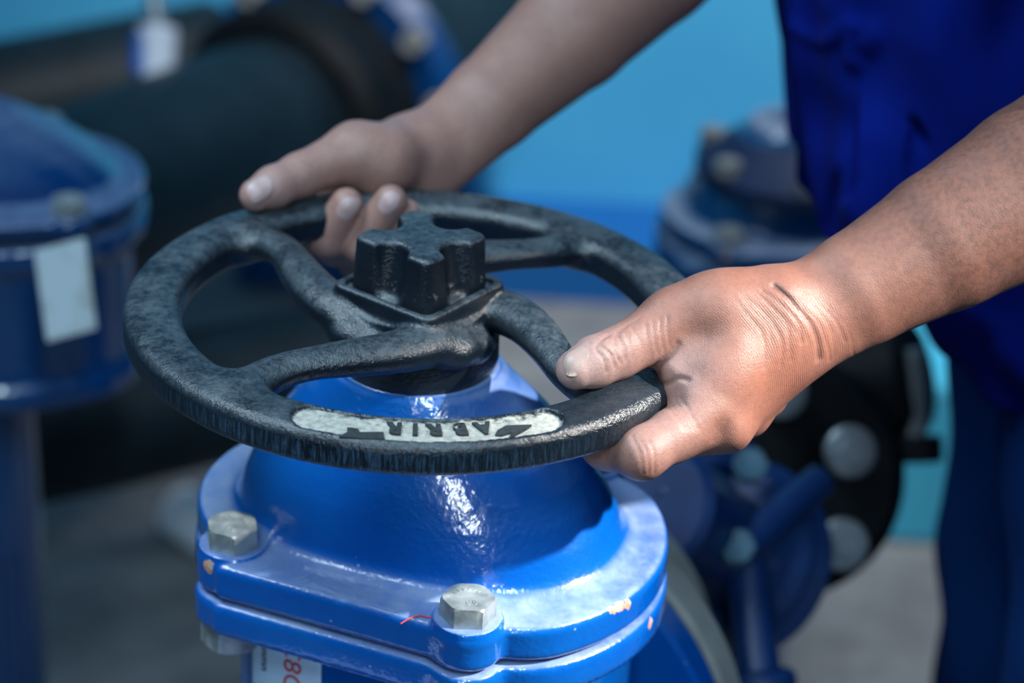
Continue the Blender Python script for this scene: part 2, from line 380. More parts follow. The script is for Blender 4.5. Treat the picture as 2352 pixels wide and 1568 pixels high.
def hexbolt(name, pos, axis, s=.0185, h=.0115, mat=None, parent=None, washer=True, rz=0.0, shank=.0):
    bm = bmesh.new(); M = Matrix.Translation(Vector(pos)) @ frame_from(axis) @ Matrix.Rotation(rz, 4, 'Z')
    prof = [(.0, 0), (s * .80, 0), (s, .0006)]
    hexp = [(s * math.cos(R(60 * i)), s * math.sin(R(60 * i))) for i in range(6)]
    n = 48
    def hexr(a): a = (a % R(60)) - R(30); return s * math.cos(R(30)) / math.cos(a)
    rings = []
    for k, (fr, z, c) in enumerate([(1, 0, 9), (1, h * .72, 9), (1, h, .90), (.82, h, .80), (.74, h, .70), (.68, h * .985, .66)]):
        ring = []
        for i in range(n):
            a = 2 * math.pi * i / n; r = hexr(a)
            if k == 2:
                r2 = min(r, s * .915); zz = h
            elif k == 1: r2 = r; zz = h - (r - s * .866) * .42 - .0004
            elif k == 0: r2 = r; zz = 0
            else: r2 = min(r, s * c); zz = z
            ring.append(bm.verts.new(M @ Vector((r2 * math.cos(a), r2 * math.sin(a), zz))))
        rings.append(ring)
    for a, b in zip(rings[:-1], rings[1:]):
        for i in range(n): bm.faces.new((a[i], a[(i + 1) % n], b[(i + 1) % n], b[i]))
    bm.faces.new(rings[0][::-1]); bm.faces.new(rings[-1])
    if shank: lathe(bm, [(s * .5, -shank), (s * .5, .001)], pos, axis, 24)
    return bm_obj(name, bm, mat or M_zinc, parent, angle=28)
def text_mesh(body, size, depth, mat, name, parent, M, bend=None, bevel=0, offset=0):
    cu = bpy.data.curves.new('t', 'FONT'); cu.body = body; cu.size = size; cu.extrude = depth; cu.align_x = 'CENTER'; cu.align_y = 'CENTER'; cu.bevel_depth = bevel; cu.offset = offset
    to = bpy.data.objects.new('t', cu); C.objects.link(to); bpy.context.view_layer.update()
    me = bpy.data.meshes.new_from_object(to.evaluated_get(bpy.context.evaluated_depsgraph_get())); bpy.data.objects.remove(to)
    if bend is None: me.transform(M)
    else:
        for v in me.vertices: v.co = bend(v.co)
    me.materials.clear(); me.materials.append(mat); o = bpy.data.objects.new(name, me); return link(o, parent)
for i, (bu, bv) in enumerate(BOLTS):
    p = E1 * bu + E2 * bv + np.array([0, 0, -.1175]) + OFF
    bo = hexbolt('bolt', p, (0, 0, 1), .0150, .0118, None, valve, rz=[R(12), R(33), R(10), R(33)][i])
    q = p.copy(); q[2] = ZW - .165
    nb = hexbolt('nut', q, (0, 0, -1), .0175, .0165, None, valve, rz=.3)
    if i < 2:
        Mx = Matrix.Translation(Vector(p) + Vector((0, 0, .0117))) @ Matrix.Rotation(R(8 if i else -20), 4, 'Z')
        text_mesh('8.8', .0048, .0003, M_zinc, 'grade_mark', bo, Mx @ Matrix.Translation((.001, -.0052, 0)))
        for k in range(6):
            a = R(10 + 22 * k); text_mesh('HAMTAX'[5 - k] if False else 'I', .0034, .0003, M_zinc, 'grade_mark', bo, Mx @ Matrix.Rotation(a - R(60), 4, 'Z') @ Matrix.Translation((0, .0078, 0)))
# sticker with handwriting on the body, below the left bolt
def bodysurf(ang, z, off=.0006):
    a = R(ang); r = super_r(np.array([a]), .131, .088, .086, 3.0)[0] + off
    return E1 * (r * math.cos(a)) + E2 * (r * math.sin(a)) + np.array([0, 0, z]) + OFF
def plane_patch(name, fn, nx, ny, mat, parent, x0, x1, y0, y1):
    bm = bmesh.new(); g = [[bm.verts.new(Vector(fn(x0 + (x1 - x0) * i / nx, y0 + (y1 - y0) * j / ny))) for j in range(ny + 1)] for i in range(nx + 1)]
    for i in range(nx):
        for j in range(ny): bm.faces.new((g[i][j], g[i + 1][j], g[i + 1][j + 1], g[i][j + 1]))
    o = bm_obj(name, bm, mat, parent); s = o.modifiers.new('thick', 'SOLIDIFY'); s.thickness = .0005; return o
LA0, LA1 = 231, 262
sticker = plane_patch('sticker', lambda a, z: bodysurf(a, z, .0012), 16, 6, M_label, valve, LA0, LA1, -.30, -.163)
def on_body(ang, zc):
    def f(co):                              # text x runs down, text y runs to the right
        a0 = ang + math.degrees(co.y / .105); return Vector(bodysurf(a0, zc - co.x, .0022 + co.z))
    return f
t1 = text_mesh('C8C', .0185, .0001, M_red, 'handwriting', sticker, None, on_body(250.5, -.186))
t2 = text_mesh('nnnmn', .0085, .0001, M_ink, 'print', sticker, None, on_body(239, -.186))

# ------------------------------------------------------------------ handwheel, one casting: rim, four spokes, hub, and the cap on the stem
def spoke_pts(rot, n=15):
    s = np.linspace(0, 1, n); r = .040 + .097 * s
    a = np.radians(11.7 - 141.1 * s + 114.7 * s ** 2 - 23.3 * s ** 3 + rot); z = .004 + .0205 * s - .0326 * s ** 2 + .0085 * s ** 3
    r = np.concatenate([[.024, .033, .0375], r]); a = np.concatenate([np.radians([11.7 + 66 + rot, 11.7 + 42 + rot, 11.7 + 19 + rot]), a]); z = np.concatenate([[-.006, -.005, -.001], z])
    return np.stack([r * np.cos(a), r * np.sin(a), z], 1)
ROTS = [-90, 180, 90, 0]; SP = [spoke_pts(r) for r in ROTS]
def rbox2(x, y, bx, by, r):
    qx, qy = np.abs(x) - bx + r, np.abs(y) - by + r
    return np.minimum(np.maximum(qx, qy), 0) + np.sqrt(np.maximum(qx, 0) ** 2 + np.maximum(qy, 0) ** 2) - r
def rim_f(P):
    rr = np.sqrt(P[:, 0] ** 2 + P[:, 1] ** 2) - .1443; z = P[:, 2]
    top = (rr / .0155) ** 2 * .0016
    zz = z + np.where(z > 0, top, 0) - .0004
    return rbox2(rr, zz, .0158, .0105, .0066)
def spoke_f(P, k):
    d = None; pts = SP[k]; n = len(pts) - 1; zb = np.array([0, 0, 1.])
    for i in range(n):
        t = max(0, i - 3) / (n - 3); t2 = max(0, i - 2) / (n - 3); r = lambda q: .0150 - .0052 * min(1, q * 1.9) + .0030 * q ** 5
        e = ecap(P, pts[i], pts[i + 1], r(t), r(t2), zb, .74)
        d = e if d is None else smin(d, e, .003)
    return d
HA = R(-81 + 45)                             # square plate: a corner points to the front
def hub_f(P):
    x = P[:, 0] * math.cos(HA) + P[:, 1] * math.sin(HA); y = -P[:, 0] * math.sin(HA) + P[:, 1] * math.cos(HA); z = P[:, 2]
    sq = rbox2(x, y, .0345, .0345, .007)
    q = np.stack([sq + .002, np.abs(z - .0135) - .0085 + .002], 1)
    d = np.minimum(q.max(1), 0) + np.sqrt((np.maximum(q, 0) ** 2).sum(1)) - .002
    rec = np.maximum(rbox2(x, y, .0298, .0298, .005), -(z - .0192)); d = smax(d, -rec, .0015)
    rad = np.sqrt(P[:, 0] ** 2 + P[:, 1] ** 2)
    boss = np.maximum(rad - .037, np.abs(z + .000) - .010); d = smin(d, boss, .006)
    return d
def cap_f(P):
    x = P[:, 0] * math.cos(HA) + P[:, 1] * math.sin(HA); y = -P[:, 0] * math.sin(HA) + P[:, 1] * math.cos(HA); z = P[:, 2]
    tp = 1 - (z - .018) * 1.6
    sq = rbox2(x, y, .0278 * tp, .0278 * tp, .0065)
    q = np.stack([sq + .003, np.abs(z - .0335) - .0165 + .003], 1)
    d = np.minimum(q.max(1), 0) + np.sqrt((np.maximum(q, 0) ** 2).sum(1)) - .003
    for a, b in ((x, y), (y, x), (-x, y), (-y, x)):   # scooped faces
        c = .0335 - (z - .02) * .22
        sc = np.sqrt(((a - c) * .95) ** 2 + b ** 2) - .0105
        sc = smax(sc, -(z - .0215 - (a - .014) * -.15), .004); d = smax(d, -sc, .003)
    return d
def wheel_f(P):
    d = rim_f(P); hub = hub_f(P); sp = None
    for k in range(4):
        e = spoke_f(P, k); sp = e if sp is None else np.minimum(sp, e)
    d = smin(d, sp, .012); hub2 = smin(hub, sp, .005)
    d = np.minimum(d, hub2)
    rr = np.sqrt(P[:, 0] ** 2 + P[:, 1] ** 2); th_ = np.degrees(np.arctan2(P[:, 1], P[:, 0]))
    arc = (np.abs(th_ + 84.5) - 23.0) * math.pi / 180 * .1443
    slot = np.sqrt(np.maximum(arc, 0) ** 2 + (rr - .1442) ** 2) - .0113
    d = smax(d, -np.maximum(slot, .0084 - P[:, 2]), .0009)
    return d
def combo(P): return np.minimum(wheel_f(P), cap_f(P))
V, F = surface(wheel_f, (-.167, -.167, -.02), (.167, .167, .03), .0013, 1.5)
cf = V[F].mean(1)
fields = [rim_f(cf) - .0035] + [spoke_f(cf, k) for k in range(4)] + [hub_f(cf) - .001]
lab = np.argmin(np.stack(fields), 0)
wheel = empty('handwheel', (0, 0, ZW)); wheel.parent = valve
wheel['label'] = 'black cast iron handwheel with four curved spokes'
def wheel_attrs(V):
    rr = np.sqrt(V[:, 0] ** 2 + V[:, 1] ** 2); th_ = np.degrees(np.arctan2(V[:, 1], V[:, 0]))
    arc = (np.abs(th_ + 84.5) - 23.0) * math.pi / 180 * .1443
    slot = np.sqrt(np.maximum(arc, 0) ** 2 + (rr - .1442) ** 2) - .0113
    pale = np.clip(.5 - slot / .004, 0, 1) * (V[:, 2] > .004) * np.where(rr < .141, np.clip(.55 + (rr - .134) * 60, .3, 1), 1)
    pale = np.maximum(pale, .62 * np.clip((-.0078 - V[:, 2]) / .0012, 0, 1) * (rr > .15) * (np.abs(th_ + 92) < 26))
    x = V[:, 0] * .83 + V[:, 1] * -.55
    dust = np.clip(1.0 - np.clip((x - .095) / .03, 0, 1) * .8, .2, 1) * np.ones(len(V))
    streak = np.clip((rr - .152) / .004, 0, 1) * np.clip(1.25 - np.abs(th_ + 97) / 42, 0, 1)
    return {'pale': pale, 'dust': dust, 'streak': streak}
for k, nm in enumerate(['rim', 'spoke', 'spoke', 'spoke', 'spoke', 'hub']):
    v, f, u = split_mesh(V, F, lab, k); mesh_obj(nm, v, f, M_iron, wheel, attrs=wheel_attrs(v))
V, F = surface(cap_f, (-.045, -.045, .01), (.045, .045, .056), .0010, 1.5)
V2 = V.copy()
mesh_obj('stem_cap', V2, F, M_iron, wheel, attrs={'pale': np.clip(.34 - np.abs(V[:, 2] - .027) * 30, 0, .4) * 1.0, 'dust': np.ones(len(V))})
M_letter = simple('dark_raised_iron', (.03, .034, .036), .6, var=.4, scale=300)
def on_rim(th0, r0_=.1434):
    def f(co):
        a = R(th0) - co.x / r0_; r = r0_ + co.y
        return Vector((r * math.cos(a), r * math.sin(a), (.0087 + max(co.z, -.0006))))
    return f
for ch, a in zip('ABRIR', (-73.6, -78.2, -83.3, -87.2, -91.2)):
    text_mesh(ch, .0152, .0011, M_letter, 'letter', wheel, None, (lambda fn: (lambda co: fn(Vector((co.x * .74, co.y * .92, co.z)))))(on_rim(a)), bevel=.0003, offset=.0006)
def flat_glyph(pts, name):
    bm = bmesh.new(); P = [atz(700 + x / 2.735, 880 + y / 2.735, ZW + .0095) - OFF for x, y in pts]
    P = [q * (1 - .0012 / math.hypot(q[0], q[1])) for q in P]; a = [bm.verts.new((q[0], q[1], .0078)) for q in P]; b = [bm.verts.new((q[0], q[1], .0095)) for q in P]; n = len(P)
    bm.faces.new(a); bm.faces.new(b)
    for i in range(n): bm.faces.new((a[i], a[(i + 1) % n], b[(i + 1) % n], b[i]))
    return bm_obj(name, bm, M_letter, wheel, False)
flat_glyph([(212, 338), (262, 312), (262, 282), (330, 290), (345, 312), (492, 312), (500, 356), (350, 352)], 'arrow')
flat_glyph([(1200, 330), (1215, 300), (1270, 270), (1432, 265), (1400, 290), (1285, 354), (1305, 312), (1240, 332)], 'arrow')
# black collar under the hub
bm = bmesh.new()
lathe(bm, [(.030, -.006), (.041, -.006), (.0452, -.009), (.0455, -.020), (.0435, -.026), (.039, -.031), (.030, -.031)], (0, 0, 0), (0, 0, 1), 96)
co_ = bm_obj('collar', bm, M_iron, wheel)
for nm, val in (('dust', .7), ('pale', 0.0)):
    a_ = co_.data.attributes.new(nm, 'FLOAT', 'POINT'); a_.data.foreach_set('value', [val] * len(co_.data.vertices))
# red thread lying on the flange
bm = bmesh.new(); pts = [atz(x, y, ZW - .1193) for x, y in ((920, 1432), (940, 1420), (965, 1413), (985, 1418), (1014, 1413))]
tube(bm, pts, .0004, 6); th_o = bm_obj('thread', bm, M_redt); tag(th_o, 'short red thread lying on the blue flange beside the front bolt', 'thread')

# ------------------------------------------------------------------ the worker
def I(v): return np.asarray(v, float)
# near (left) hand
N = dict(wr=at(1842, 738, 1.272), tip=at(1322, 848, 1.231), ip=at(1415, 812, 1.245), mcp=at(1552, 742, 1.262), cmc=at(1745, 705, 1.268),
         im=at(1622, 952, 1.247), ip1=at(1474, 1041, 1.230), ip2=at(1392, 1024, 1.2455), el=at(2560, 330, 1.31))
def rotz(p, deg):
    c, s = math.cos(R(deg)), math.sin(R(deg)); return np.array([p[0] * c - p[1] * s, p[0] * s + p[1] * c, p[2]])
def near_chain(i):
    m, a, b = N['im'], N['ip1'], N['ip2']
    t = np.array([.120 * math.cos(R(-42)), .120 * math.sin(R(-42)), ZW - .021])
    d = 7.6 * i; dz = np.array([0, 0, -.002 * i])
    mm = [N['im'], at(1668, 975, 1.262), at(1712, 945, 1.284), at(1752, 905, 1.302)][i]
    r_ = [rotz(a, d), rotz(b, d), rotz(t, d)]
    return [mm] + r_
NC = [near_chain(i) for i in range(4)]
NR = [(.0142, .0125, .0120, .0092), (.0135, .0120, .0108, .0092), (.0128, .0112, .0100, .0088), (.0115, .0098, .0088, .0078)]
camdir = -fw
def bump_add(P, c, r, h):                    # soft local swelling (h>0) or dent (h<0)
    d2 = ((P - c) ** 2).sum(1); return -h * np.exp(-d2 / (r * r))
def polyline_d(P, pts):
    d = None
    for a, b in zip(pts[:-1], pts[1:]):
        e = cap(P, a, b, 0, 0); d = e if d is None else np.minimum(d, e)
    return d
def near_hand(P):
    d = None
    def add(e, k):
        nonlocal d
        d = e if d is None else smin(d, e, k)
    w = N['wr']; e = N['el']
    # forearm: oval wrist widening to a thick forearm
    ax = (e - w) / np.linalg.norm(e - w); fl = np.cross(ax, np.cross(camdir, ax)); fl /= np.linalg.norm(fl)
    f1 = w + (e - w) * .18; f2 = w + (e - w) * .45; f3 = w + (e - w) * .75
    dn = np.cross(ax, fl); dn = dn if dn[2] < 0 else -dn
    add(ecap(P, w - ax * .012, f1, .0275, .0305, fl, .72), .004)
    add(ecap(P, f1, f2, .0305, .0378, fl, .82), .003)
    add(ecap(P, f2, f3, .0378, .0455, fl, .87), .003)
    add(ecap(P, f3, e, .0455, .0495, fl, .9), .003)
    # metacarpal block
    wc = [at(1800, 745, 1.262), at(1812, 775, 1.272), at(1815, 795, 1.283), at(1812, 815, 1.295)]
    for i in range(4):
        add(cap(P, wc[i], NC[i][0], .0155 - .001 * i, .0145 - .0006 * i), .014)
    pal = at(1700, 800, 1.292); add(ecap(P, at(1790, 760, 1.275), at(1660, 880, 1.275), .024, .021, fl, .8), .014)
    # thumb
    add(ecap(P, N['cmc'], at(1640, 722, 1.262), .0185, .0205, fl, .9), .018)
    add(cap(P, at(1660, 720, 1.262), N['mcp'], .0200, .0168), .014)
    add(cap(P, N['mcp'], N['ip'], .0165, .0128), .007)
    tm = N['ip'] * .45 + N['tip'] * .55
    add(cap(P, N['ip'], tm, .0126, .0128), .005); add(cap(P, tm, N['tip'], .0127, .0102), .004)
    # web
    add(cap(P, at(1650, 850, 1.252), at(1575, 842, 1.260), .0165, .0120), .012)
    add(cap(P, at(1590, 890, 1.252), at(1655, 800, 1.260), .0150, .0175), .012)
    # fingers
    for i in range(4):
        c, r = NC[i], NR[i]; g_ = cap(P, c[0], c[1], r[0], r[1])
        g_ = smin(g_, cap(P, c[1], c[2], r[1], r[2]), .006); g_ = smin(g_, cap(P, c[2], c[3], r[2], r[3]), .004)
        add(g_, .0055)
    return d
def creases(P, lines):
    s = np.zeros(len(P))
    for pts, wd, dp in lines:
        A = np.array(pts); m = ((P > A.min(0) - 2.6 * wd) & (P < A.max(0) + 2.6 * wd)).all(1)
        if not m.any(): continue
        q = polyline_d(P[m], pts); w_ = dp * np.exp(-(q / wd) ** 2); t = s[m]; s[m] = np.where(np.abs(w_) > np.abs(t), w_, t)
    return s
def project(f, pts, depth, steps=40):       # drop pixels on to the field along the view ray
    out = []
    for (x, y) in pts:
        r_ = ray(x, y); t = depth - .08; ok = False
        for _ in range(steps):
            p = CAM + r_ * t; dd = f(p[None])[0]; t += max(dd, .0003) * .8 / np.linalg.norm(r_)
            if dd < .0004: ok = True; break
        out.append(p if ok else at(x, y, depth))
    return out
NL = []
def dens(pts, n=5):
    p = np.array(pts, float); t = np.arange(len(p)); tt = np.linspace(0, len(p) - 1, (len(p) - 1) * n + 1)
    q = []
    for u in tt:                            # Catmull-Rom through the points
        i = min(int(u), len(p) - 2); f = u - i; a, b, c, e = p[max(i - 1, 0)], p[i], p[i + 1], p[min(i + 2, len(p) - 1)]
        q.append(.5 * (2 * b + (c - a) * f + (2 * a - 5 * b + 4 * c - e) * f * f + (3 * b - a - 3 * c + e) * f ** 3))
    return q
def nl(pts, w=.0011, dp=.0010): NL.append((project(near_hand, dens(pts), 1.25), w, dp))
# wrist folds
_r = np.random.default_rng(11)
for dx, dp, wd in [(0, .0018, .0016), (-19, .0003, .0008), (-33, .00055, .0010), (-45, .00025, .0008), (-60, .0005, .0010), (-71, .00025, .0008), (-88, .0004, .0010), (-103, .0002, .0008), (-122, .0003, .0009), (20, .00045, .0010), (38, .00025, .0008), (57, .0004, .0010), (76, .0002, .0009)]:
    j = _r.uniform(-7, 7, (6, 2)) * (dx != 0); lo_ = _r.uniform(0, .25) if dx else 0
    p_ = np.array([(1778 + dx, 658 + abs(dx) * .1), (1800 + dx, 676), (1830 + dx, 705), (1862 + dx, 742), (1880 + dx, 785), (1882 + dx, 824 + (dx < 0) * dx * -.15)]) + j
    nl(p_[(1 if lo_ > .12 else 0):(6 if _r.uniform() > .3 else 5)], wd, dp)
# thumb joint folds
for k in range(6):
    x = 1372 + 17 * k; jj = _r.uniform(-6, 6, (4, 2)); nl(np.array([(x + 14, 768 - 9 * k + 10), (x + 2 - 5 * (k % 2), 795 - 8 * k), (x + 12, 822 - 7 * k), (x + 20, 850 - 8 * k)]) + jj, .0009, [.0008, .0011, .0006, .0009, .0005, .0004][k])
for k in range(4):
    x = 1480 + 16 * k; nl([(x + 4, 745 - 6 * k), (x + 8, 780), (x + 18, 815)], .0009, .0005)
nl([(1515, 884), (1538, 880), (1556, 868), (1580, 872)], .0013, .0012)
nl([(1640, 1015), (1652, 990), (1668, 968)], .0012, .0007)
# web fold between thumb and index, knuckle folds of the index finger
nl([(1494, 852), (1515, 835), (1540, 812), (1556, 790)], .0016, .0016)
for k in range(4): nl([(1520 + 14 * k, 925 - 4 * k), (1550 + 12 * k, 950), (1575 + 10 * k, 985)], .0010, .0005)
for k in range(3): nl([(1452 + 18 * k, 1000 + 4 * k), (1470 + 16 * k, 1040), (1478 + 12 * k, 1085)], .0010, .0005)
def near_full(P):
    d = near_hand(P); m = np.abs(d) < .006
    if m.any():
        Q = P[m]; e = creases(Q, NL)
        e += bump_add(Q, N['kn'], .012, .0025) * -1 if False else 0
        d = d.copy(); d[m] += e
    # swollen knuckles and tendons
    for c, r, h in NB: d = d + bump_add(P, c, r, h)
    return d
NB = [(at(1400, 795, 1.232), .010, .0012), (at(1695, 1000, 1.243), .011, .0040), (at(1470, 1062, 1.222), .010, .0015), (at(1505, 690, 1.25), .014, .0018), (at(1800, 665, 1.25), .012, .0018),
      (at(1620, 775, 1.243), .011, -.0020), (at(1652, 985, 1.238), .0075, -.0032), (at(1545, 848, 1.244), .0055, .0026), (at(1585, 905, 1.236), .007, .0012),
      (at(1560, 925, 1.238), .006, -.0006), (at(1345, 870, 1.224), .008, .0008), (at(1730, 800, 1.236), .012, .0012), (at(1480, 800, 1.238), .009, -.0008), (at(1445, 770, 1.242), .007, .0009)]
lo = np.min([N['tip'], NC[0][3], NC[3][2], N['el'], N['ip1'], NC[0][0]], 0) - .035; hi = np.max([N['tip'], N['el'], N['wr'], NC[3][0]], 0) + .05
lo[2] = min(lo[2], ZW - .055); hi = np.maximum(hi, N['el'] + .058); lo = np.minimum(lo, N['el'] - .058)
Vn, Fn = surface(near_full, lo, hi, .00115, 1.6)

# far (right) hand
Q = dict(wr=at(1000, 352, 1.505), tip=at(588, 448, 1.412), ip=at(690, 402, 1.432), mcp=at(815, 352, 1.455), cmc=at(935, 350, 1.490), el=at(1610, -190, 1.62))
QC = [[at(760, 395, 1.492), at(700, 520, 1.475), at(748, 548, 1.442), at(796, 468, 1.428)],
      [at(830, 400, 1.498), at(770, 560, 1.478), at(828, 560, 1.445), at(897, 462, 1.430)],
      [at(890, 420, 1.505), at(820, 600, 1.475), at(875, 590, 1.450), at(934, 490, 1.440)],
      [at(940, 430, 1.512), at(880, 590, 1.480), at(925, 580, 1.460), at(965, 520, 1.450)]]
QR = [(.0135, .0130, .0120, .0096), (.0135, .0130, .0120, .0098), (.0125, .0108, .0098, .0085), (.0110, .0095, .0085, .0075)]
def far_hand(P):
    d = None
    def add(e, k):
        nonlocal d
        d = e if d is None else smin(d, e, k)
    w = Q['wr']; e = Q['el']; ax = (e - w) / np.linalg.norm(e - w); fl = np.cross(ax, np.cross(camdir, ax)); fl /= np.linalg.norm(fl)
    f1 = w + (e - w) * .2; f2 = w + (e - w) * .5; f3 = w + (e - w) * .8; dn = np.cross(ax, fl); dn = dn if dn[2] < 0 else -dn
    add(ecap(P, w - ax * .015, f1, .0265, .0300, fl, .76), .004)
    add(ecap(P, f1, f2, .0300, .0385, fl, .88), .004); add(ecap(P, f2, f3, .0385, .0430, fl, .93), .004); add(ecap(P, f3, e, .0430, .046, fl, .95), .004)
    # palm
    for i in range(4): add(cap(P, at(985 - 6 * i, 330 + 18 * i, 1.505), QC[i][0], .0150, .0135), .014)
    # thenar and thumb
    add(cap(P, Q['cmc'], at(860, 372, 1.462), .0200, .0205), .018)
    add(cap(P, at(870, 372, 1.464), Q['mcp'], .0205, .0170), .014)
    add(cap(P, Q['mcp'], Q['ip'], .0175, .0128), .008)
    tm = Q['ip'] * .4 + Q['tip'] * .6
    add(cap(P, Q['ip'], tm, .0126, .0122), .005); add(cap(P, tm, Q['tip'], .0122, .0098), .004)
    g0 = None
    for i in range(4):
        c, r = QC[i], QR[i]; g_ = cap(P, c[0], c[1], r[0], r[1])
        g_ = smin(g_, cap(P, c[1], c[2], r[1], r[2]), .004); g_ = smin(g_, cap(P, c[2], c[3], r[2], r[3]), .003)
        add(g_, .0030)
    return d
pts_ = [Q[k] for k in Q] + [p for c in QC for p in c]
lo = np.min(pts_, 0) - .035; hi = np.max(pts_, 0) + .05
Vf, Ff = surface(far_hand, lo, hi, .0017, 1.5)

# hidden core of the body: upper arms, trunk, hips, legs
HIP = np.array([.475, .475, .90])
shN = np.array([.46, .19, 1.42]); shF = np.array([.43, .67, 1.42])
LEGS = [(.520, .275), (.498, .485)]
def core(P):
    d = cap(P, N['el'], shN, .0515, .055)
    d = smin(d, cap(P, Q['el'], shF, .046, .055), .03)
    d = smin(d, cap(P, shN + [0, .02, 0], shF - [0, .02, 0], .06, .06), .03)
    c = np.array([.42, .43, 1.2]); q = (P - c) / np.array([.13, .17, .28]); d = smin(d, (np.sqrt((q * q).sum(1)) - 1) * .13, .05)
    c = np.array([.425, .43, .98]); q = (P - c) / np.array([.135, .16, .18]); d = smin(d, (np.sqrt((q * q).sum(1)) - 1) * .13, .05)
    for x, y in LEGS:
        d = smin(d, cap(P, (.46, y, .86), (x, y, .48), .070, .050), .02); d = smin(d, cap(P, (x, y, .48), (x + .02, y, .08), .05, .04), .02)
    d = smin(d, cap(P, (.44, .43, 1.45), (.42, .43, 1.56), .055, .055), .02)
    return d
Vc, Fc = surface(core, (.2, .0, .02), (.75, 1.0, 1.62), .012, 1.5)
VV = np.concatenate([Vn, Vf, Vc]); FF = np.concatenate([Fn, Ff + len(Vn), Fc + len(Vn) + len(Vf)])
px = lambda V: None
def near_w(V, c, r): return np.exp(-((V - c) ** 2).sum(1) / (r * r))
pale = np.clip(near_w(VV, at(1330, 850, 1.225), .034) * 1.0 + near_w(VV, at(1545, 1000, 1.225), .024) * .35 + near_w(VV, at(1570, 860, 1.235), .018) * .4, 0, 1)
pale[len(Vn):len(Vn) + len(Vf)] = .42 + .3 * near_w(Vf, at(600, 440, 1.40), .03)
red = np.clip(near_w(VV, at(1800, 860, 1.25), .030) * .5 + near_w(VV, at(1700, 660, 1.25), .022) * .25, 0, 1)
line = np.zeros(len(VV)); line[:len(Vn)] = np.clip(creases(Vn, NL) / .0016, 0, 1)
_ad = (N['el'] - N['wr']) / np.linalg.norm(N['el'] - N['wr']); axial = (VV - N['wr']) @ _ad
axial = axial + .12 * ((VV - N['wr']) @ np.cross(_ad, camdir)) ** 2 / .02
wrist = np.zeros(len(VV)); wrist[:len(Vn)] = np.exp(-((axial[:len(Vn)] + .012) / .030) ** 2)
tan_and_shade = np.zeros(len(VV)); _ax = N['el'] - N['wr']; tan_and_shade[:len(Vn)] = np.clip(((Vn - N['wr']) @ _ax) / (_ax @ _ax) / .35, 0, 1)  # darkens towards the elbow: tan, plus shade put into the skin colour
_ax = Q['el'] - Q['wr']; tan_and_shade[len(Vn):len(Vn) + len(Vf)] = np.clip(((Vf - Q['wr']) @ _ax) / (_ax @ _ax) / .6, 0, .35)
OP = np.array([.52, .47, 0])
person = mesh_obj('person', VV, FF, M_skin, None, origin=OP, attrs={'pale': pale, 'red': red, 'line': line, 'tan': tan_and_shade, 'axial': axial, 'wrist': wrist})
tag(person, 'person in blue work jacket and trousers turning the black handwheel with both hands', 'person')
def nail(f, px_, py_, dep, axis, nrm, L, Wd, mat, off=.0004):
    c = project(f, [(px_, py_)], dep)[0]; a = axis / np.linalg.norm(axis); n_ = nrm - a * (nrm @ a); n_ /= np.linalg.norm(n_); b = np.cross(n_, a)
    nx, ny = 14, 12; V = []; F = []
    for i in range(nx + 1):
        s = math.sin(math.pi / 2 * (-1 + 2 * i / nx))
        for j in range(ny + 1):
            t = -1 + 2 * j / ny; k = max(0, 1 - abs(s) ** 2.6) ** (1 / 2.6)
            p = c + a * s * L / 2 + b * t * (k * .97 + .03) * Wd / 2 + n_ * .008
            dist = 0
            for _ in range(30):
                dd = f(p[None])[0]
                if dd < .0002: break
                p = p - n_ * dd * .8; dist += dd
                if dist > .02: break
            V.append(p + n_ * off * (1.0 + .4 * (1 - t * t)))
    for i in range(nx):
        for j in range(ny): q = i * (ny + 1) + j; F.append((q, q + ny + 1, q + ny + 2, q + 1))
    o = mesh_obj('fingernail', V, F, mat, person, origin=None); o.location = -Vector(OP)
    s_ = o.modifiers.new('thick', 'SOLIDIFY'); s_.thickness = .0006; return o
ta = N['tip'] - N['ip']
nail(near_hand, 1322, 818, 1.22, ta, camdir * .12 + np.array([-.1, .25, 1.0]), .0138, .0108, M_nail)
ta = Q['tip'] - Q['ip']; nail(far_hand, 597, 428, 1.40, ta, camdir + np.array([0, 0, .9]), .0150, .0135, M_nail2)
for i, (x, y) in ((0, (797, 482)), (1, (892, 468))):
    nail(far_hand, x, y, 1.42, QC[i][3] - QC[i][2], camdir + np.array([.1, 0, .1]), .0135, .0115, M_nail2)

# clothing
JL = []
def jacket_f(P):
    z = P[:, 2]; c = HIP
    hz = np.clip((z - .74) / .7, 0, 1)
    xf = np.interp(z, [.70, .746, .79, .855, .936, 1.025, 1.4], [.382, .362, .330, .253, .236, .223, .25]); xb = np.interp(z, [.7, .95, 1.45], [.58, .58, .58])
    rx = (xb - xf) / 2; ry = .222 + .01 * hz
    qx, qy = (P[:, 0] - (xf + xb) / 2) / rx, (P[:, 1] - .43) / ry
    r = (np.abs(qx) ** 2.8 + np.abs(qy) ** 2.8) ** (1 / 2.8)
    an = np.arctan2(qy, qx)
    d = (r - 1) * .155
    d = d + .0035 * np.sin(an * 17 + z * 9 + np.sin(z * 21) * 1.3) * np.clip(1.3 - hz, 0, 1) + .004 * np.sin(z * 33 + an * 5 + np.sin(an * 9)) 
    m_ = np.abs(d) < .02
    if m_.any() and JL: d[m_] += creases(P[m_], JL)
    d = smax(d, z - 1.44, .04); d = smax(d, ZJ + (P[:, 1] - .25) * .0 - z, .006)
    for s_, e_ in ((shN, N['el']), (shF, Q['el'])):
        m = s_ + (e_ - s_) * .62; d = smin(d, cap(P, s_, m, .090, .080), .03)
    return d
ZJ = .766
def fold(f, lines):
    return f
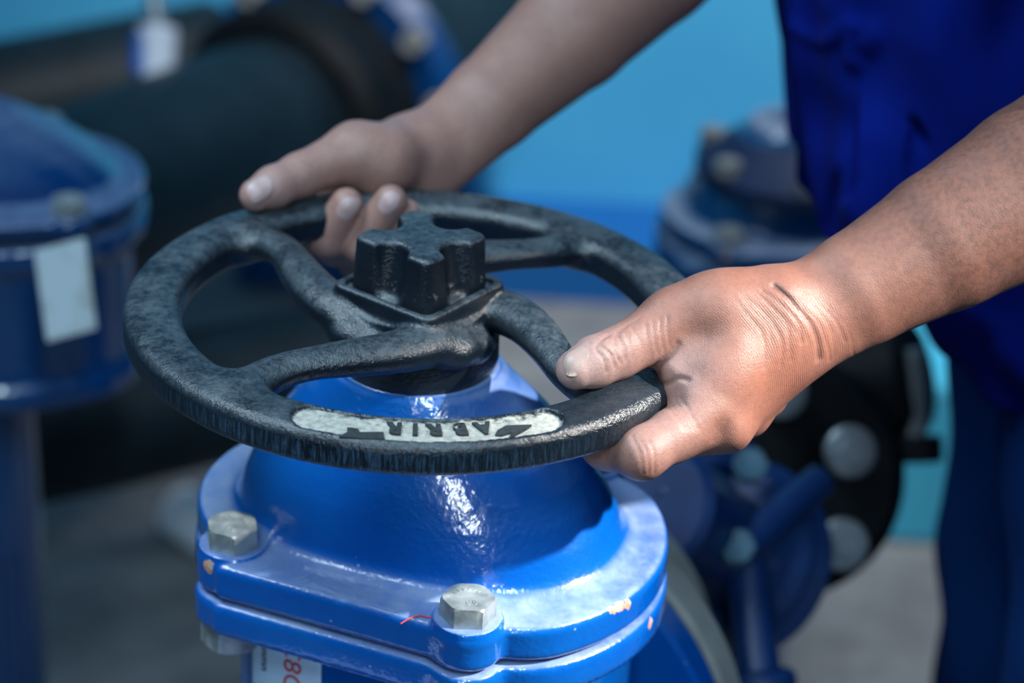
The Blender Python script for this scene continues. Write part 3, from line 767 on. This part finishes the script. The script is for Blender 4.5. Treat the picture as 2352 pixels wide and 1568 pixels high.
_L = [([(2140, 10), (2132, 120), (2115, 300), (2104, 480)], .006, .008), ([(2205, 108), (2270, 125), (2345, 138)], .0035, .005), ([(2205, 190), (2270, 212), (2345, 228)], .0035, .005),
      ([(2200, 115), (2196, 170), (2190, 230)], .0035, .006), ([(1925, 370), (1912, 440), (1895, 520)], .006, .007), ([(2093, 370), (2098, 450)], .006, .005),
      ([(1820, 60), (1890, 95), (1940, 60)], .005, -.004), ([(1958, 60), (1960, 135)], .006, -.007), ([(1990, 95), (2010, 75)], .008, -.005), ([(1850, 250), (1950, 330), (1960, 420)], .02, .007), ([(2010, 330), (1990, 480)], .022, -.007), ([(2240, 780), (2200, 890)], .012, .006)]
_p = [(project(jacket_f, dens(a_[0], 4), 1.6, 60), a_[1], a_[2]) for a_ in _L]
JL = _p
Vj, Fj = surface(jacket_f, (.04, .0, .71), (.64, .95, 1.56), .0042, 1.8)
mesh_obj('jacket', Vj, Fj, M_jacket, person, origin=None).location = -Vector(OP)
def trouser_f(P):
    z = P[:, 2]; d = None
    for x, y in LEGS:
        e = smin(cap(P, (.475, y, .86), (x, y, .50), .100, .088), cap(P, (x, y, .50), (x + .03, y, .06), .088, .080), .02)
        d = e if d is None else smin(d, e, .02)
    d = d + .003 * np.sin(z * 40 + P[:, 1] * 30)
    d = smax(d, .045 - z, .004); return smax(d, z - .90, .01)
Vt, Ft = surface(trouser_f, (.3, .12, .03), (.68, .66, .93), .007, 1.6)
mesh_obj('trousers', Vt, Ft, M_trousers, person, origin=None).location = -Vector(OP)
for x, y in LEGS:
    bm = bmesh.new()
    lathe(bm, [(.001, 0), (.05, 0), (.052, .02), (.046, .05), (.04, .09), (.001, .095)], (0, 0, 0), (0, 0, 1), 24)
    for v in bm.verts:
        if v.co.x < 0: v.co.x *= 3.2; v.co.z *= 1 - min(.45, -v.co.x * 3)
    o = bm_obj('boot', bm, M_rubber, person); o.location = Vector((x + .02, y, 0)) - Vector(OP)

# ------------------------------------------------------------------ things behind
def basis(axis, hint=(0, 0, 1)): return frame_from(axis, hint)
# valve without a wheel, upper right
rear = copy_tree(valve)
for ch in [x for x in bpy.data.objects if x.parent == rear]:
    if ch.name.startswith(('handwheel', 'sticker')):
        for g2 in [x for x in bpy.data.objects if x.parent == ch]: bpy.data.objects.remove(g2)
        bpy.data.objects.remove(ch)
def swap(o, mat):
    for ch in [x for x in bpy.data.objects if x.parent == o]:
        if ch.type == 'MESH' and ch.data.materials and ch.data.materials[0] == M_blue:
            if ch.name.split('.')[0] in ('bonnet', 'valve_body', 'pipe_flange'):
                ch.material_slots[0].link = 'OBJECT'; ch.material_slots[0].material = mat
for ch in [x for x in bpy.data.objects if x.parent == rear and x.name.startswith(('pipe_flange', 'valve_body'))]: bpy.data.objects.remove(ch)
def lbody(P):
    u, v = uv(P); z = P[:, 2]
    fl = np.maximum(outline(u, v, .0012), np.abs(z + .1545) - .0105)
    rad = np.sqrt(u * u + v * v); ang = np.arctan2(v, u)
    col = np.maximum((rad - super_r(ang, .137, .125, .100, 3.0)) * .8, np.abs(z + .22) - .07)
    f2_ = np.maximum((rad - super_r(ang, .140, .13, .105, 3.0)) * .8, np.abs(z + .285) - .008)
    leg = np.maximum(rad - .05, np.abs(z + LZ / 2 + .14) - LZ / 2 + .14)
    return smin(smin(smin(fl, col, .01), f2_, .012), leg, .01)
LZ = ZW - .24
V, F = surface(lbody, (-.19, -.19, -LZ - .02), (.19, .19, -.14), .006, 1.5)
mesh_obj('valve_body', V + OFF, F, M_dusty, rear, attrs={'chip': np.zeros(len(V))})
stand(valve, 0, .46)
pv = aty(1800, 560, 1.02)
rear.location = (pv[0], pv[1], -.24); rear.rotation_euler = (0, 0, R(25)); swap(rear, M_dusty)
bm = bmesh.new(); lathe(bm, [(.012, -.04), (.012, .045), (.010, .05)], (0, 0, ZW), (0, 0, 1), 24)
bm_obj('stem', bm, M_hdpe, rear)
bm = bmesh.new(); lathe(bm, [(.080, -.085), (.096, -.078), (.096, -.066), (.080, -.060), (.060, -.040), (.04, -.030), (.0, -.026)], (0, 0, ZW), (0, 0, 1), 48)
bm_obj('bonnet_cover', bm, M_navy, rear)
for k in range(6):
    a = R(60 * k + 12); hexbolt('bolt', (.084 * math.cos(a), .084 * math.sin(a), ZW - .064), (0, 0, 1), .0135, .014, M_grey, rear)
tag(rear, 'dusty blue gate valve without handwheel, between the wheel and the person, upper right', 'valve')
# valve lying low at the right with black flange
low = empty('flanged_valve', tuple(at(1640, 1250, 1.80)))
tag(low, 'dark blue flanged valve behind the near hand, lower right', 'valve')
def L2(px_, py_, d_): return Vector(at(px_, py_, d_)) - low.location
def rod(name, a, b, r, mat, parent, n=40, r2=None):
    bm = bmesh.new(); a = Vector(a); b = Vector(b); h = (b - a).length; r2 = r2 or r; e = min(r, r2) * .12
    lathe(bm, [(r - e, 0), (r, e), (r2, h - e), (r2 - e, h)], a, b - a, n); return bm_obj(name, bm, mat, parent)
axd = (Vector(at(1560, 1150, 1.72)) - Vector(at(1700, 1240, 1.82))).normalized()
c0 = L2(1665, 1270, 1.82)
rod('pipe_flange', c0, c0 + axd * .022, .074, M_dark_blue, low, 64)
rod('pipe_flange', c0 - axd * .030, c0 - axd * .008, .078, M_dark_blue, low, 64)
rod('valve_body', c0 + axd * .02, c0 + axd * .15, .046, M_dark_blue, low, 48, .050)
rod('rib', L2(1505, 1120, 1.70), L2(1690, 1262, 1.73), .012, M_dark_blue, low, 16)
rod('rib', L2(1695, 1265, 1.74), L2(1888, 1100, 1.79), .013, M_dark_blue, low, 16)
rod('bonnet', L2(1600, 1200, 1.84), L2(1520, 1020, 1.90), .070, M_dark_blue, low, 48, .06)
rod('leg', L2(1712, 1290, 1.76), L2(1745, 1560, 1.72), .016, M_dark_blue, low, 20)
rod('foot', L2(1745, 1540, 1.72), L2(1775, 1900, 1.72), .026, M_dark_blue, low, 20)
for x, y, d_ in ((1690, 1262, 1.72), (1720, 1075, 1.78), (1568, 1085, 1.74)):
    hexbolt('bolt', L2(x, y, d_), tuple(camdir + np.array([0, 0, .5])), .0135, .012, M_teal_bolt, low)
blk = empty('black_flange', tuple(at(1800, 1100, 1.90)))
tag(blk, 'black pipe flange with two large round steel bolt ends, behind the lower right valve', 'pipe flange')
def L3(px_, py_, d_): return Vector(at(px_, py_, d_)) - blk.location
ax3 = Vector(tuple(camdir + rt * .12))
c3 = L3(1792, 1090, 1.93); rod('flange_ring', c3, c3 + ax3.normalized() * .03, .097, M_rubber, blk, 64); rod('pipe', c3 - ax3.normalized() * .2, c3, .07, M_rubber, blk, 48)
for x, y in ((1948, 1035), (1930, 1248), (1790, 900)):
    p = L3(x, y, 1.885); s_ = rod('bolt', p, p + ax3.normalized() * .012, .0205, M_chrome, blk, 32)
    rod('nut', p + ax3.normalized() * .012, p + ax3.normalized() * .022, .0125, M_chrome, s_, 6)
ped = empty('teal_pedestal', (0, 0, 0)); pb = atz(2090, 1250, 0); ped.location = (pb[0], pb[1], 0)
hh = aty(2090, 880, pb[1] )[2]
bm = bmesh.new(); box(bm, (-.045, 0, 0), (.35, .25, hh)); bm_obj('block', bm, M_teal, ped, False, .01)
tag(ped, 'teal painted concrete block on the floor beside the person legs', 'plinth')
stud = empty('threaded_stud', tuple(at(2103, 1055, 2.0))); tag(stud, 'upright threaded steel rod on a black base in front of the teal block', 'rod')
def L4(px_, py_, d_): return Vector(at(px_, py_, d_)) - stud.location
rod('base', L4(2108, 1062, 2.0), L4(2106, 1000, 2.0), .021, M_rubber, stud, 24)
bm = bmesh.new(); a, b = L4(2106, 1000, 2.0), L4(2098, 800, 2.0); prof = []; hl = (b - a).length
for i in range(60): prof.append((.0075 if i % 2 else .0095, hl * i / 59))
lathe(bm, prof, a, b - a, 20); bm_obj('threaded_rod', bm, M_chrome, stud)
rod('cross_bar', L4(1880, 900, 2.06), L4(2110, 860, 2.02), .05, M_rubber, stud, 24)

# big black pipe with its blue flange, upper left
def pipe_thing(name, label, cat, a, b, r, mat, extra=0):
    t = empty(name, tuple(a)); tag(t, label, cat); rod('pipe', (0, 0, 0), Vector(b) - Vector(a), r, mat, t, 96); return t
pA = at(20, 560, 2.55); pB = at(640, 300, 3.05)
big = pipe_thing('water_pipe', 'thick black pipe crossing the upper left toward the blue flange', 'pipe', pA, at(640, 290, 3.0), .115, M_hdpe)
dirp = (Vector(at(640, 290, 3.0)) - Vector(pA)).normalized()
stub = Vector(at(640, 290, 3.0)) - Vector(pA)
rod('stub_end', stub - dirp * .02, stub + dirp * .11, .150, M_rubber, big, 96)
bf = empty('blue_pipe_flange', tuple(Vector(pA) + stub + dirp * .112)); tag(bf, 'round blue flange with grey bolts at the end of the thick black pipe', 'pipe flange')
rod('flange_ring', (0, 0, 0), dirp * .045, .195, M_blue_bg, bf, 96)
sx = dirp.cross(Vector((0, 0, 1))).normalized(); sy = sx.cross(dirp)
for k in range(12):
    a = R(30 * k + 12); p = (sx * math.cos(a) + sy * math.sin(a)) * .171
    hexbolt('bolt', p - dirp * .001, tuple(-dirp), .0165, .02, M_grey, bf)
rod('pipe', dirp * .045, dirp * .4, .13, M_hdpe, bf, 64)
rod('support', Vector((dirp * .3).xy.to_tuple() + (dirp.z * .3 - .1,)), Vector((dirp * .3).xy.to_tuple() + (-bf.location.z,)), .04, M_rubber, bf)
p2 = pipe_thing('rear_water_pipe', 'black pipe behind and above the thick one, top left corner', 'pipe', at(-250, 330, 3.1), at(520, 170, 3.35), .105, M_hdpe)
p3 = pipe_thing('low_water_pipe', 'dark pipe lying low behind the left half of the handwheel', 'pipe', at(-350, 1085, 2.42), at(1000, 800, 2.72), .075, M_hdpe)  # black cylinder added where only shadow lies under the pipes
# small white tap between the two pipes
tp = empty('white_tap', tuple(at(352, 235, 2.85))); tag(tp, 'small upright white and blue tap standing on the thick black pipe', 'tap')
def L5(px_, py_, d_): return Vector(at(px_, py_, d_)) - tp.location
rod('tap_body', L5(356, 183, 2.85), L5(362, 62, 2.85), .022, M_white, tp, 32, .024)
rod('spout', L5(354, 260, 2.85), L5(356, 190, 2.85), .015, M_chrome, tp, 24)
rod('stem', L5(362, 62, 2.85), L5(345, -60, 2.85), .010, M_chrome, tp, 16)
rod('blue_handle', L5(322, 170, 2.84), L5(322, 80, 2.84), .011, simple('blue_plastic', (.02, .10, .42), .4), tp, 24)
# valve at the left edge with white label
lv = copy_tree(valve)
for ch in [x for x in bpy.data.objects if x.parent == lv]:
    if ch.name.startswith(('handwheel', 'sticker')):
        for g2 in [x for x in bpy.data.objects if x.parent == ch]: bpy.data.objects.remove(g2)
        bpy.data.objects.remove(ch)
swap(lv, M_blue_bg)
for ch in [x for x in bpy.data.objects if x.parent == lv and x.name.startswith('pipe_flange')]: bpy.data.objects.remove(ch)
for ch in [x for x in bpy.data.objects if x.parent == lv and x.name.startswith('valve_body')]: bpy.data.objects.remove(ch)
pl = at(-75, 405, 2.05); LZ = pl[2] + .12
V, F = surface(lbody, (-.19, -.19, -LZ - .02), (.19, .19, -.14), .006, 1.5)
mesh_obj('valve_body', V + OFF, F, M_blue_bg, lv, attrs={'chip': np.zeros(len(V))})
lv.location = (pl[0], pl[1], pl[2] - ZW + .12); lv.rotation_euler = (0, 0, R(38))
for ch in [x for x in bpy.data.objects if x.parent == lv and x.name.startswith('bonnet')]: ch.scale = (1, 1, .62); ch.location.z = (ZW - .12) * .38
tag(lv, 'dark blue valve with a white label at the left edge', 'valve')
bm = bmesh.new(); q = [at(78, 575, 1.90), at(195, 545, 1.90), at(222, 755, 1.90), at(108, 785, 1.90)]
vs = [bm.verts.new(Vector(x)) for x in q]; bm.faces.new(vs)
lb = bm_obj('label_plate', bm, M_label2, None, False, .0); lb.parent = lv
lb.matrix_parent_inverse = (Matrix.Translation(lv.location) @ Matrix.Rotation(R(38), 4, 'Z')).inverted()
s_ = lb.modifiers.new('thick', 'SOLIDIFY'); s_.thickness = .004
# pale pipe end on the floor, left of the valve
wp = empty('white_pipe', tuple(atz(412, 1168, .034))); tag(wp, 'pale round pipe end lying on the floor behind the left bolt of the blue valve', 'pipe')
rod('pipe_end', (0, 0, 0), Vector(atz(640, 1330, .034)) - wp.location, .033, simple('pale_plastic', (.86, .88, .92), .5, var=.1), wp, 40)

# ------------------------------------------------------------------ light
w_ = bpy.data.worlds.new('World'); bpy.context.scene.world = w_; w_.use_nodes = True; nt = w_.node_tree
bg = nt.nodes['Background']; tc = nt.nodes.new('ShaderNodeTexCoord'); sep = nt.nodes.new('ShaderNodeSeparateXYZ'); nt.links.new(tc.outputs['Generated'], sep.inputs[0])
rp = nt.nodes.new('ShaderNodeValToRGB'); nt.links.new(sep.outputs['Z'], rp.inputs[0]); e = rp.color_ramp.elements
e[0].position = 0.0; e[0].color = (.012, .03, .05, 1); e[1].position = 1.0; e[1].color = (.30, .58, .85, 1)
q = e.new(.4); q.color = (.035, .10, .18, 1)
nt.links.new(rp.outputs[0], bg.inputs['Color']); bg.inputs['Strength'].default_value = .8
def spot(name, pos, target, energy, size_deg, blend, radius, col=(1, 1, 1)):
    l = bpy.data.lights.new(name, 'SPOT'); l.energy = energy; l.spot_size = R(size_deg); l.spot_blend = blend; l.shadow_soft_size = radius; l.color = col
    o = bpy.data.objects.new(name, l); o.location = pos; o.rotation_euler = (Vector(target) - Vector(pos)).to_track_quat('-Z', 'Y').to_euler(); return link(o)
def area(name, pos, target, energy, sx_, sy_, col=(1, 1, 1)):
    l = bpy.data.lights.new(name, 'AREA'); l.energy = energy; l.shape = 'RECTANGLE'; l.size = sx_; l.size_y = sy_; l.color = col
    o = bpy.data.objects.new(name, l); o.location = pos; o.rotation_euler = (Vector(target) - Vector(pos)).to_track_quat('-Z', 'Y').to_euler(); return link(o)
def sundir(az, el): return np.array([math.cos(R(az)) * math.cos(R(el)), math.sin(R(az)) * math.cos(R(el)), math.sin(R(el))])
tgt = np.array([.182, -.070, ZW - .04]); sp_ = tgt + sundir(-8, 40) * 5.0
spot('sun_shaft', sp_, tgt, 4500, 3.15, .5, .07, (1, .94, .87))
so = area('sky_opening', (.38, -1.95, ZW + 2.35), (.0, .02, ZW), 5.2, .28, 1.3, (.62, .86, 1.0)); so.data.spread = R(56)
so = area('sky_gap', (-.20, -2.75, ZW + 1.02), (.0, -.06, ZW - .07), .50, .20, .75, (.75, .9, 1.0)); so.data.spread = R(30)
so = area('left_sky', (-1.1, -.1, ZW + 2.0), (-.05, .1, ZW), 4.4, .9, .9, (.66, .86, 1.0)); so.data.spread = R(44)  # unseen cool fill lamp, added to brighten the far hand and left rim
spot('wall_sun', (.9, .2, 4.2), (.22, 2.15, .50), 900, 32, 1.0, .25, (1, .99, .97))  # spot added to brighten the middle of the back wall
spot('yard_sun', (1.6, .4, 4.2), (.75, .95, 0), 420, 24, 1.0, .25, (1, .95, .9))  # extra spot, added to lift the floor at the right

cam = bpy.data.cameras.new('camera'); co = bpy.data.objects.new('camera', cam); link(co)
cam.lens = LENS; cam.sensor_width = 36; cam.sensor_fit = 'HORIZONTAL'; cam.clip_start = .05
co.matrix_world = Matrix(((rt[0], up[0], -fw[0], CAM[0]), (rt[1], up[1], -fw[1], CAM[1]), (rt[2], up[2], -fw[2], CAM[2]), (0, 0, 0, 1)))
cam.dof.use_dof = True; cam.dof.focus_distance = 1.235; cam.dof.aperture_fstop = 4.2
sc = bpy.context.scene; sc.camera = co
sc.view_settings.view_transform = 'Standard'; sc.view_settings.look = 'None'; sc.view_settings.exposure = 0; sc.view_settings.gamma = 1
